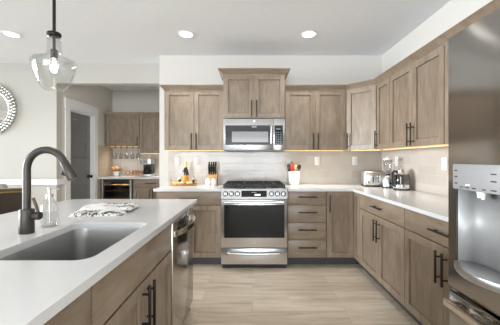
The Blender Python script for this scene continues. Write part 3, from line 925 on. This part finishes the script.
# ------------------------------------------------------------------ pendant lamp
pd = thing('pendant_lamp', 'clear glass bell-shaped pendant lamp hanging over the island', 'lamp', (-1.02, 1.45, 0))
MB().cyl((0, 0, ZC - .025), (0, 0, ZC - .0005), .065, seg=28, bev=.004).build('canopy', 'black_metal', pd)
MB().cyl((0, 0, 1.90), (0, 0, ZC - .025), .0075, seg=12).build('rod', 'black_metal', pd)
MB().lathe([(.031, 1.893), (.033, 1.900), (.031, 1.908), (.020, 1.914), (.008, 1.916)]).build('cap', 'black_metal', pd)
MB().cyl((0, 0, 1.815), (0, 0, 1.9), .007, seg=10).cyl((0, 0, 1.775), (0, 0, 1.822), .0165, seg=20, bev=.003).build('socket', 'bronze', pd)
prof = [(.030, 1.893), (.031, 1.87), (.031, 1.838), (.032, 1.815), (.036, 1.799), (.050, 1.785), (.076, 1.776), (.094, 1.768), (.0995, 1.758), (.098, 1.738), (.089, 1.702), (.079, 1.672), (.067, 1.645), (.055, 1.624), (.045, 1.615), (.040, 1.618)]
MB().lathe(prof, seg=48).build('glass_shade', 'pendant_glass', pd, smooth=60, solid=.003)
bl = MB().lathe([(0.013, 1.776), (.014, 1.765), (.022, 1.745), (.025, 1.725), (.020, 1.706), (0, 1.698)], seg=20).build('bulb', 'clear_glass', pd, smooth=60)
MB().tube([(-.005, 0, 1.765), (-.006, 0, 1.715), (0, 0, 1.708), (.006, 0, 1.715), (.005, 0, 1.765)], .0022, 8).build('filament', 'filament', bl)
ld = bpy.data.lights.new('bulb_light', 'POINT'); ld.energy = E_BULB; ld.color = (1, .86, .66); ld.shadow_soft_size = .02
lo = bpy.data.objects.new('bulb_light', ld); COL.objects.link(lo); lo.parent = pd; lo.location = (0, 0, 1.735)

# ------------------------------------------------------------------ recessed ceiling lights
def downlight(x, y, label, watts=None):
    t_ = thing('recessed_light', label, 'ceiling light', (x, y, ZC), 0, 'recessed ceiling lights')
    MB().lathe([(.072, -.0005), (.095, -.0005), (.095, -.004), (.088, -.009), (.074, -.006), (.072, -.0005)], seg=36).build('trim_ring', 'white_trim', t_)
    MB().lathe([(0, -.003), (.073, -.003), (.073, -.0008), (0, -.0008)], seg=32).build('lens', 'lamp_lens', t_)
    d = bpy.data.lights.new('downlight', 'SPOT'); d.energy = E_CAN; d.color = (1.0, .955, .90); d.spot_size = R(125); d.spot_blend = .9; d.shadow_soft_size = .09
    o = bpy.data.objects.new('downlight', d); COL.objects.link(o); o.parent = t_; o.location = (0, 0, -.02)


downlight(-.766, 3.25, 'round recessed ceiling light in front of the left wall cabinets')
downlight(.650, 3.25, 'round recessed ceiling light in front of the right wall cabinets')
downlight(-2.78, 3.25, 'round recessed ceiling light at far left beside the pendant')
downlight(.05, -.3, 'added round recessed ceiling light above the aisle, out of frame')  # unseen extra downlight, added to light the refrigerator and right base cabinets

# ------------------------------------------------------------------ pantry nook
upper_cabinet('short wall cabinet in the pantry nook with stemware hanging beneath', (-2.894, 5.59), 0, .660, 1.508, 2.130, 1, d=.32, sides='R', hl=.18, led=2.4)
upper_cabinet('taller wall cabinet in the pantry nook above the coffee maker', (-2.233, 5.59), 0, .70, 1.372, 2.130, 1, d=.32, sides='R', led=2.0)
crown('crown_molding', 'brown crown moulding on the pantry nook cabinets', [(-2.896, YN - .002), (-2.896, 5.578), (-1.533, 5.578)], 2.131, h=.05, out=.035)
slab('pantry_countertop', 'white worktop in the pantry nook under the coffee maker', [(XP + .009, 5.29), (XK - .003, 5.29), (XK - .003, YN - .009), (XP + .009, YN - .009)], .885, .915)
fl = MB().box(XP + .002, -2.866, 5.31, YN - .02, 0, ZT)
tag(fl.build('filler_panel', 'wood_v'), 'narrow brown filler strip left of the beverage cooler', 'panel')
bc = thing('beverage_cooler', 'black glass-door beverage cooler with steel side frames in pantry nook', 'cooler', (-2.862, 5.33, 0))
MB().box(0, .604, .03, .55, .02, .05).box(0, .604, .03, .55, .85, .88).box(0, .03, .03, .55, .05, .85).box(.574, .604, .03, .55, .05, .85).box(.03, .574, .52, .55, .05, .85).box(.02, .584, .05, .5, 0, .02).build('body', 'black_plastic', bc)
bd = MB().box(.0, .06, -.02, .028, .10, .88, .003).box(.544, .604, -.02, .028, .10, .88, .003).box(.06, .544, -.02, .028, .83, .88, .003).box(.06, .544, -.02, .028, .10, .15, .003).build('door', 'black_plastic', bc)
MB().box(.06, .544, .0, .006, .15, .83).build('glass', 'cooler_glass', bd)
MB().box(.018, .052, -.034, -.020, .10, .872, .003).build('steel_stile', 'stainless_h', bd)
MB().box(.552, .586, -.034, -.020, .10, .872, .003).build('steel_stile', 'stainless_h', bd)
for z in (.22, .36, .50, .64, .745):
    MB().box(.035, .57, .06, .085, z, z + .022, .002).box(.035, .57, .085, .50, z, z + .005).build('shelf', 'light_wood', bc)
cl_ = bpy.data.lights.new('cooler_light', 'AREA'); cl_.shape = 'RECTANGLE'; cl_.size = .45; cl_.size_y = .1; cl_.energy = 6; cl_.color = (1, .9, .74)
co_ = bpy.data.objects.new('cooler_light', cl_); COL.objects.link(co_); co_.parent = bc; co_.location = (.302, .2, .842)
base_cabinet('grey-brown drawer cabinet right of the beverage cooler in the pantry nook', (-2.252, 5.33, 0), 0, .70, 'drawer_doors', d=.55)

# stemware
wg = thing('wine_glass', 'upside-down wine glass hanging under the pantry cabinet, first from the left', 'glass', (-2.79, 5.72, 1.265), 0, 'stemware hanging in the pantry nook')
MB().lathe([(.032, 0), (.036, .03), (.038, .06), (.034, .09), (.018, .112), (.005, .122), (.004, .132), (.004, .205), (.012, .220), (.033, .227), (.033, .2285)], seg=20).build('bowl', 'clear_glass', wg, smooth=60, solid=.0015)
ords = ['second', 'third', 'fourth', 'fifth']
for i in range(4):
    dup(wg, (-2.79 + .118 * (i + 1), 5.72, 1.265), label='upside-down wine glass hanging under the pantry cabinet, %s from the left' % ords[i])
rk = thing('stemware_rack', 'dark rail rack for stemware fixed under the short pantry cabinet', 'rack', (-2.79, 5.60, 1.4945))
m = MB()
for i in range(6):
    x = -.059 + .118 * i
    m.box(x - .006, x + .006, 0, .28, .003, .0128).box(x - .021, x + .021, 0, .28, 0, .003)
m.build('rail', 'bronze', rk)

# flower pot
fp = thing('flower_pot', 'white pot of orange and cream flowers on the pantry worktop', 'flowers', (-2.755, 5.70, .9155))
MB().lathe([(0, .0), (.046, 0), (.052, .01), (.064, .092), (.064, .098), (.058, .098), (.054, .08), (0, .078)], seg=28).build('pot', 'ceramic', fp)
random.seed(3)
for k in range(16):
    a = random.uniform(0, 2 * PI); rr = random.uniform(.0, .098); hh = .145 + random.uniform(-.02, .05) - rr * .25
    c = Vector((rr * math.cos(a), rr * math.sin(a) * .7, hh))
    f = MB()
    for q in range(6):
        aa = q * PI / 3
        f.ball(c + Vector((.019 * math.cos(aa), .019 * math.sin(aa), 0)), .017, 8, (1, 1, .7))
    f.ball(c + Vector((0, 0, .006)), .010, 8)
    f.build('flower', 'orange_petal' if k % 4 else 'cream_petal', fp)
f = MB()
for k in range(14):
    a = 2 * PI * k / 14
    f.tube([(0.01 * math.cos(a), .01 * math.sin(a), .08), (.05 * math.cos(a), .04 * math.sin(a), .115), (.085 * math.cos(a), .06 * math.sin(a), .11 + .02 * (k % 3))], [.004, .010, .002], 6)
f.build('foliage', 'leaf', fp)

# wooden word sign
ws = thing('word_sign', 'small cut-out wooden word sign reading CHEERS on the pantry worktop', 'sign', (-2.40, 5.74, .9155))
MB().box(-.165, .165, -.02, .02, 0, .022, .002).build('plinth', 'light_wood', ws)
cu = bpy.data.curves.new('lettering', 'FONT'); cu.body = 'CHEERS'; cu.size = .128; cu.extrude = .006; cu.align_x = 'CENTER'; cu.space_character = .82; cu.offset = .003
tmp = bpy.data.objects.new('tmp', cu); COL.objects.link(tmp)
me = bpy.data.meshes.new_from_object(tmp.evaluated_get(bpy.context.evaluated_depsgraph_get()))
bpy.data.objects.remove(tmp); bpy.data.curves.remove(cu)
me.transform(Matrix.Translation((0, 0, .021)) @ Matrix.Rotation(R(90), 4, 'X'))
me.materials.clear(); me.materials.append(MATS['tray_wood'])
lt = bpy.data.objects.new('lettering', me); COL.objects.link(lt); lt.parent = ws

# coffee maker
cm = thing('coffee_maker', 'silver and black drip coffee maker on the pantry worktop', 'coffee maker', (-2.105, 5.66, .9155))
MB().box(-.105, .105, -.12, .12, 0, .045, .008, 2).build('base', 'stainless', cm)
MB().box(-.100, .100, .03, .12, .045, .25, .006, 2).build('column', 'black_plastic', cm)
hd = MB().box(-.105, .105, -.11, .12, .235, .345, .014, 3).build('head', 'stainless', cm)
MB().box(-.04, .04, -.113, -.108, .265, .32, .004).build('display', 'grey_plastic', hd)
MB().lathe([(.062, .205), (.070, .225), (.060, .236)], c=(0, -.035, 0), seg=24).lathe([(0, .205), (.062, .205)], c=(0, -.035, 0), seg=24).build('filter_basket', 'black_plastic', cm)
cf = MB().lathe([(0, .047), (.060, .047), (.070, .065), (.072, .10), (.062, .145), (.048, .172), (.050, .182), (.0, .183)], c=(0, -.035, 0), seg=28).build('carafe', 'black_glass', cm)
MB().tube([(.05, -.075, .175), (.085, -.105, .165), (.09, -.11, .12), (.06, -.08, .085)], .008, 10).build('handle', 'black_plastic', cf)

# ------------------------------------------------------------------ wall outlets
def outlet(name_label, loc, rz):
    t_ = thing('wall_outlet', name_label, 'outlet', loc, rz, 'white wall outlets in the backsplash')
    MB().box(-.036, .036, -.006, 0, -.060, .060, .0025, 2).build('plate', 'white_plastic', t_)
    for s in (-.021, .021):
        so = MB().box(-.017, .017, -.0075, -.0055, s - .015, s + .015, .0008).build('socket', 'white_plastic', t_)
        MB().box(-.008, -.005, -.0080, -.0074, s - .004, s + .006).box(.005, .008, -.0080, -.0074, s - .004, s + .006).cyl((0, -.0080, s - .009), (0, -.0074, s - .009), .0025, seg=8).build('slot', 'grey_plastic', so)
    return t_


yo = YB - .0085; xo = XR - .0085
outlet('white outlet plate behind the bottle, left of the two beside the wooden tray', (-1.040, yo, 1.235), 0)
outlet('white outlet plate between the bottle and the knife block', (-.765, yo, 1.235), 0)
outlet('white outlet plate right of the utensil crock', (.897, yo, 1.235), 0)
outlet('white outlet plate left of the toaster near the kitchen corner', (1.42, yo, 1.235), 0)
outlet('white outlet plate on the right wall behind the kettle', (xo, 3.50, 1.235), R(-90))
outlet('white outlet plate on the right wall next to the refrigerator', (xo, 2.63, 1.215), R(-90))

# ------------------------------------------------------------------ left worktop: tray, bottle, jars, knife block, canisters
ZW = .9155
ty = thing('serving_tray', 'oval wooden serving tray with raised rim on the left worktop', 'tray', (-.905, 3.70, ZW))
MB().lathe([(0, .012), (.150, .012), (.160, .015), (.168, .028), (.176, .030), (.178, .026), (.172, .004), (.165, 0), (0, 0)], seg=48, sy=.55).build('dish', 'tray_wood', ty)
for s in (-1, 1):
    MB().tube([(s * .150, -.035, .040), (s * .165, -.030, .062), (s * .172, 0, .070), (s * .165, .030, .062), (s * .150, .035, .040)], .006, 10).build('handle', 'brass', ty)
random.seed(8)
ch = MB().lathe([(0, 0), (.030, 0), (.032, .004), (.032, .046), (.028, .050), (0, .050)], seg=28)
cw = tag(ch.build('cheese_wheel', 'cheese', None), 'small round yellow cheese at the left end of the tray', 'cheese'); cw.location = (-1.018, 3.70, ZW + .0125)
bt = thing('liquor_bottle', 'dark glass bottle with gold foil neck and amber label standing on the tray', 'bottle', (-.880, 3.715, ZW + .0125))
MB().lathe([(0, 0), (.036, 0), (.040, .005), (.040, .150), (.037, .172), (.026, .200), (.0155, .222), (.014, .248), (.014, .288), (0, .289)], seg=28).build('glass', 'dark_bottle', bt)
MB().lathe([(.0403, .018), (.0409, .020), (.0409, .118), (.0403, .120)], seg=28).build('label', 'amber_label', bt)
MB().lathe([(.0165, .225), (.0160, .293), (.0145, .301), (0, .302)], seg=20).build('foil_cap', 'gold_foil', bt)
def jar(label, x, y, tilt):
    t_ = thing('spice_jar', label, 'jar', (x, y, ZW + .0125))
    MB().lathe([(0, 0), (.017, 0), (.019, .004), (.019, .055), (.014, .062), (.0, .0625)], seg=18).build('body', 'grey_glass', t_)
    MB().cyl((0, 0, .0625), (0, 0, .085), .0155, seg=16, bev=.002).build('lid', 'stainless', t_)
jar('small dark jar with steel lid left of the bottle on the tray', -.965, 3.735, 0)
jar('small dark jar with steel lid right of the bottle on the tray', -.775, 3.720, 0)
for i in range(5):
    x = (-.985, -.940, -.905, -.835, -.800)[i]
    n_ = MB().ball((0, 0, .0205), .0205, 10, (1.2, .9, 1))
    o = tag(n_.build('snack', 'cheese', None), ['round golden snack next to the cheese wheel', 'golden snack at front of tray left of the bottle', 'golden snack directly in front of the bottle', 'golden snack at front of tray right of the bottle', 'golden snack at the right end of the tray'][i], 'snack', 'snacks on the tray')
    o.location = (x, 3.655 - .004 * (i % 2), ZW + .0125)

kb = thing('knife_block', 'wooden knife block full of black-handled knives left of the range', 'knife block', (-.535, 3.78, ZW))
kbm = Matrix(((0, 0, 1, 0), (1, 0, 0, 0), (0, 1, 0, 0), (0, 0, 0, 1)))
MB().prism([(-.055, 0), (.075, 0), (.055, .185), (-.035, .135)], -.062, .062, .003, mat=kbm).build('block', 'light_wood', kb)
for r_ in range(3):
    for c_ in range(4):
        y0 = -.022 + r_ * .032; z0 = .143 + r_ * .0175
        x0 = -.043 + c_ * .0285
        L = .112 + .014 * r_
        dv = Vector((x0 * .12, -.42, .91)).normalized()
        p = Vector((x0, y0, z0))
        k_ = MB().tube([p - dv * .01, p + dv * .03, p + dv * (L * .7), p + dv * L], [.0085, .0098, .0085, .0105], 8)
        k_.build('knife_handle', 'black_plastic', kb)
MB().cyl((0.052, -.0, .16), (.056, -.045, .25), .006, .008, 10).build('honing_steel', 'stainless', kb)
sh = thing('salt_canister', 'white ceramic canister in front of the knife block, left of the pair', 'canister', (-.573, 3.640, ZW))
MB().lathe([(0, 0), (.030, 0), (.033, .004), (.034, .06), (.030, .078), (0, .079)], seg=24).build('body', 'ceramic', sh)
MB().lathe([(.030, .0795), (.031, .086), (.024, .094), (0, .096)], seg=24).build('lid', 'ceramic', sh)
dup(sh, (-.497, 3.640, ZW), label='white ceramic canister in front of the knife block, nearer the range')

# utensil crock
uc = thing('utensil_crock', 'white square ceramic utensil crock on the worktop right of the range', 'crock', (.555, 3.78, ZW))
def sq(h, z, r): return [(x, y, z) for x, y in rrect(-h, h, -h, h, r, 4)]
MB().loft([sq(.060, 0, .014), sq(.064, .004, .015), sq(.072, .178, .016), sq(.070, .182, .015), sq(.066, .180, .013), sq(.056, .02, .012)], True, True).build('pot', 'ceramic', uc)
def utensil(name, label, base, top, mat, head, hm):
    b_ = Vector(base); t2 = Vector(top)
    t_ = thing(name, label, 'utensil', (.555, 3.78, ZW), 0, 'utensils in the crock')
    MB().tube([b_, b_.lerp(t2, .5), t2], [.006, .0075, .007], 10).build('shaft', mat, t_)
    head(t_, t2, (t2 - b_).normalized(), hm)
    return t_
def spat(t_, p, d, m): 
    q = Vector((0, 0, 1)).rotation_difference(d).to_matrix().to_4x4()
    MB().box(-.026, .026, -.004, .004, -.005, .075, .0035, 2).xf(Matrix.Translation(p) @ q).build('blade', m, t_)
def spoon(t_, p, d, m):
    q = Vector((0, 0, 1)).rotation_difference(d).to_matrix().to_4x4()
    MB().ball((0, 0, .025), .030, 14, (.85, .3, 1.15)).xf(Matrix.Translation(p) @ q).build('bowl', m, t_)
def knob_(t_, p, d, m): MB().ball(p, .0145, 12).build('tip', m, t_)
def whisk(t_, p, d, m):
    q = Vector((0, 0, 1)).rotation_difference(d).to_matrix().to_4x4(); b2 = MB()
    for k in range(5):
        a = k * PI / 5; ca, sa = math.cos(a), math.sin(a)
        b2.tube([(.004 * ca, .004 * sa, 0), (.026 * ca, .026 * sa, .045), (.018 * ca, .018 * sa, .078), (0, 0, .088), (-.018 * ca, -.018 * sa, .078), (-.026 * ca, -.026 * sa, .045), (-.004 * ca, -.004 * sa, 0)], .0022, 6)
    b2.xf(Matrix.Translation(p) @ q).build('loop', m, t_)
utensil('spatula', 'red silicone spatula standing in the crock', (-.015, -.030, .022), (-.026, -.045, .200), 'red_silicone', spat, 'red_silicone')
utensil('wooden_spoon', 'pale wooden spoon standing in the middle of the crock', (.004, -.028, .022), (.010, -.036, .212), 'maple', spoon, 'maple')
utensil('ladle', 'black ladle leaning right in the crock', (.034, -.030, .022), (.060, -.044, .215), 'black_plastic', spoon, 'bronze')
utensil('whisk', 'brass whisk at the right rear of the crock', (.025, .022, .022), (.050, .035, .215), 'light_wood', whisk, 'brass')
utensil('brush', 'thin dark utensil with blue-green tip leaning far left in the crock', (-.030, .0, .022), (-.072, -.008, .275), 'black_plastic', knob_, 'green_plastic')
utensil('brush', 'dark utensil with round tip upright at the back of the crock', (-.010, .040, .022), (-.020, .050, .300), 'black_plastic', knob_, 'green_plastic')
utensil('spatula', 'black spatula at the left of the crock beside the red one', (-.045, -.035, .022), (-.062, -.035, .190), 'black_plastic', spat, 'black_plastic')
utensil('wooden_spoon', 'dark wooden spoon behind the pale one in the crock', (.0, .012, .022), (.006, .020, .225), 'tray_wood', spoon, 'tray_wood')

# ------------------------------------------------------------------ right worktop: toaster, blender, kettle
to = thing('toaster', 'brushed steel four-slice toaster with two levers in the worktop corner', 'toaster', (1.545, 3.60, ZW), R(-10))
MB().box(-.138, .138, -.115, .115, .012, .192, .022, 4).build('body', 'stainless', to)
MB().box(-.130, .130, -.110, .110, 0, .014, .003).build('base', 'black_plastic', to)
MB().box(-.122, .122, -.118, -.113, .020, .168, .006, 2).build('front_plate', 'stainless', to)
for x in (-.032, .032):
    MB().box(x - .006, x + .006, -.1195, -.1175, .055, .150).build('lever_slot', 'black_plastic', to)
    MB().box(x - .020, x + .020, -.140, -.118, .128, .144, .004, 2).build('lever', 'chrome', to)
for x in (-.092, .092):
    MB().cyl((x, -.117, .05), (x, -.132, .05), .017, seg=20, bev=.003).build('dial', 'chrome', to)
    for z in (.085, .105, .125): MB().cyl((x, -.117, z), (x, -.122, z), .006, seg=12).build('button', 'grey_plastic', to)
for x in (-.09, -.035, .035, .09):
    MB().box(x - .016, x + .016, -.085, .085, .1915, .1935).build('bread_slot', 'black_plastic', to)

ble = thing('blender', 'small blender with chrome base and clear jar between toaster and kettle', 'blender', (1.622, 3.385, ZW))
MB().cyl((0, 0, 0), (0, 0, .018), .066, seg=32, bev=.003).build('foot', 'black_plastic', ble)
MB().lathe([(0, .018), (.064, .018), (.062, .09), (.055, .125), (.046, .145), (0, .146)], seg=32).build('motor_base', 'stainless', ble)
MB().cyl((0, -.062, .06), (0, -.070, .06), .014, seg=16, bev=.002).build('dial', 'black_plastic', ble)
MB().lathe([(.036, .147), (.040, .16), (.048, .28), (.050, .34)], seg=32).build('jar', 'clear_glass', ble, smooth=60, solid=.002)
MB().lathe([(.0515, .335), (.0515, .352), (.020, .356), (.018, .370), (0, .371)], seg=28).build('lid', 'white_plastic', ble)
MB().tube([(.047, 0, .32), (.078, 0, .31), (.078, 0, .22), (.043, 0, .20)], .007, 10).build('handle', 'clear_glass', ble)
MB().cyl((0, 0, .147), (0, 0, .165), .028, seg=20, bev=.002).build('collar', 'black_plastic', ble)

ke = thing('electric_kettle', 'rounded glass and chrome electric kettle on the right worktop', 'kettle', (1.672, 3.165, ZW), R(15))
MB().cyl((0, 0, 0), (0, 0, .016), .088, seg=36, bev=.004).build('power_base', 'black_plastic', ke)
MB().lathe([(0, .0165), (.084, .0165), (.088, .025), (.087, .058), (.083, .064), (0, .065)], seg=36).build('lower_band', 'chrome', ke)
MB().lathe([(.082, .0645), (.086, .08), (.087, .11), (.080, .15), (.068, .178)], seg=36).build('glass_body', 'smoked_glass', ke, smooth=60)
MB().lathe([(0, .0652), (.079, .0652), (.083, .08), (.083, .105), (0, .1052)], seg=30).build('water', 'clear_glass', ke)
MB().lathe([(.0685, .176), (.072, .182), (.066, .205), (.045, .224), (.018, .232), (.016, .240), (0, .242)], seg=36).build('lid', 'chrome', ke)
MB().prism([(.050, -.018), (.098, 0), (.050, .018)], .176, .205, .003).build('spout', 'chrome', ke)
MB().tube([(-.062, 0, .205), (-.098, 0, .212), (-.124, 0, .185), (-.128, 0, .12), (-.112, 0, .055), (-.082, 0, .042)], [.010, .012, .013, .013, .012, .010], 12).build('handle', 'black_plastic', ke)
MB().tube([(-.066, -.0602, .070), (-.066, -.0602, .150)], .003, 8).build('level_gauge', 'white_plastic', ke)

# ------------------------------------------------------------------ dining side: mirror, chairs
mi = thing('wall_mirror', 'round mirror with beaded silver frame on the dining wall', 'mirror', (-3.905, YD - .002, 2.011))
RT = Matrix.Rotation(R(90), 4, 'X')
MB().lathe([(0, .006), (.262, .006), (.262, 0), (0, 0)], seg=64).xf(RT).build('glass', 'mirror_glass', mi)
mb = MB().lathe([(.255, 0), (.255, .014), (.275, .020), (.345, .014), (.350, 0)], seg=64).xf(RT)
mb.build('frame', 'bead_silver', mi)
for ring, (rr, n, rb) in enumerate(((.280, 64, .013), (.322, 40, .024), (.366, 48, .023))):
    m2 = MB()
    for k in range(n):
        a = 2 * PI * (k + .5 * ring) / n
        m2.ball((rr * math.cos(a), -.020, rr * math.sin(a)), rb, 8)
    m2.build('bead_ring', 'bead_silver', mi)
for k in range(24): pass


def stool(label, loc, rz):
    t_ = thing('counter_stool', label, 'stool', loc, rz)
    MB().box(-.22, .22, -.21, .22, .60, .68, .03, 3).build('seat', 'leather', t_)
    n = 24
    cur = []
    for i in range(n + 1):
        u = -1 + 2 * i / n
        p = Vector((.245 * u, -.24 + .09 * u * u)); nrm = Vector((.18 * u, -.245)).normalized()
        cur.append((p, nrm, 1.0 + .012 * (1 - u * u)))
    th = .055; loops = []
    for p, q, h in cur:
        loops.append([(p.x, p.y, .60), (p.x, p.y, h - .014), (p.x - q.x * .012, p.y - q.y * .012, h), (p.x - q.x * (th - .012), p.y - q.y * (th - .012), h), (p.x - q.x * th, p.y - q.y * th, h - .014), (p.x - q.x * th, p.y - q.y * th, .60)])
    bk = MB().loft(loops, True, True).build('backrest', 'leather', t_)
    for side in (0, th):
        nl = MB()
        for i in range(n * 2 + 1):
            f = i / 2; k = min(int(f), n - 1); u = f - k
            p = cur[k][0].lerp(cur[k + 1][0], u); q = cur[k][1].lerp(cur[k + 1][1], u); h = cur[k][2] * (1 - u) + cur[k + 1][2] * u
            nl.ball((p.x - q.x * side, p.y - q.y * side, h - .026), .0062, 6)
        nl.build('nailhead_trim', 'brass', bk)
    MB().tube([(p.x - q.x * .01, p.y - q.y * .01, h + .001) for p, q, h in cur], .006, 8).build('piping', 'brass', bk)
    for sx in (-1, 1):
        for sy in (-1, 1):
            MB().tube([(sx * .18, sy * .17, .605), (sx * .20, sy * .20, 0)], [.022, .016], 10).build('leg', 'tray_wood', t_)
    MB().tube([(-.19, .18, .2), (.19, .18, .2)], .010, 8).build('footrest', 'bronze', t_)
    return t_


stool('brown leather counter stool with nailhead trim at the left side of the island', (-1.875, 2.255, 0), R(-90))

dc = thing('dining_chair', 'grey upholstered dining chair behind the brown leather stool', 'chair', (-3.16, 3.10, 0), R(170))
MB().box(-.23, .23, -.22, .22, .40, .48, .025, 3).build('seat', 'grey_fabric', dc)
lp = []
for z, yb, hw in ((.47, -.20, .20), (.60, -.215, .215), (.80, -.24, .225), (.93, -.26, .225), (.962, -.265, .20)):
    lp.append([(x, y, z) for x, y in rrect(-hw, hw, yb - .03, yb + .03, .028, 4)])
MB().loft(lp, True, True).build('backrest', 'grey_fabric', dc)
for sx in (-1, 1):
    for sy in (-1, 1):
        MB().tube([(sx * .19, sy * .18, .41), (sx * .21, sy * .21, 0)], [.022, .015], 10).build('leg', 'tray_wood', dc)
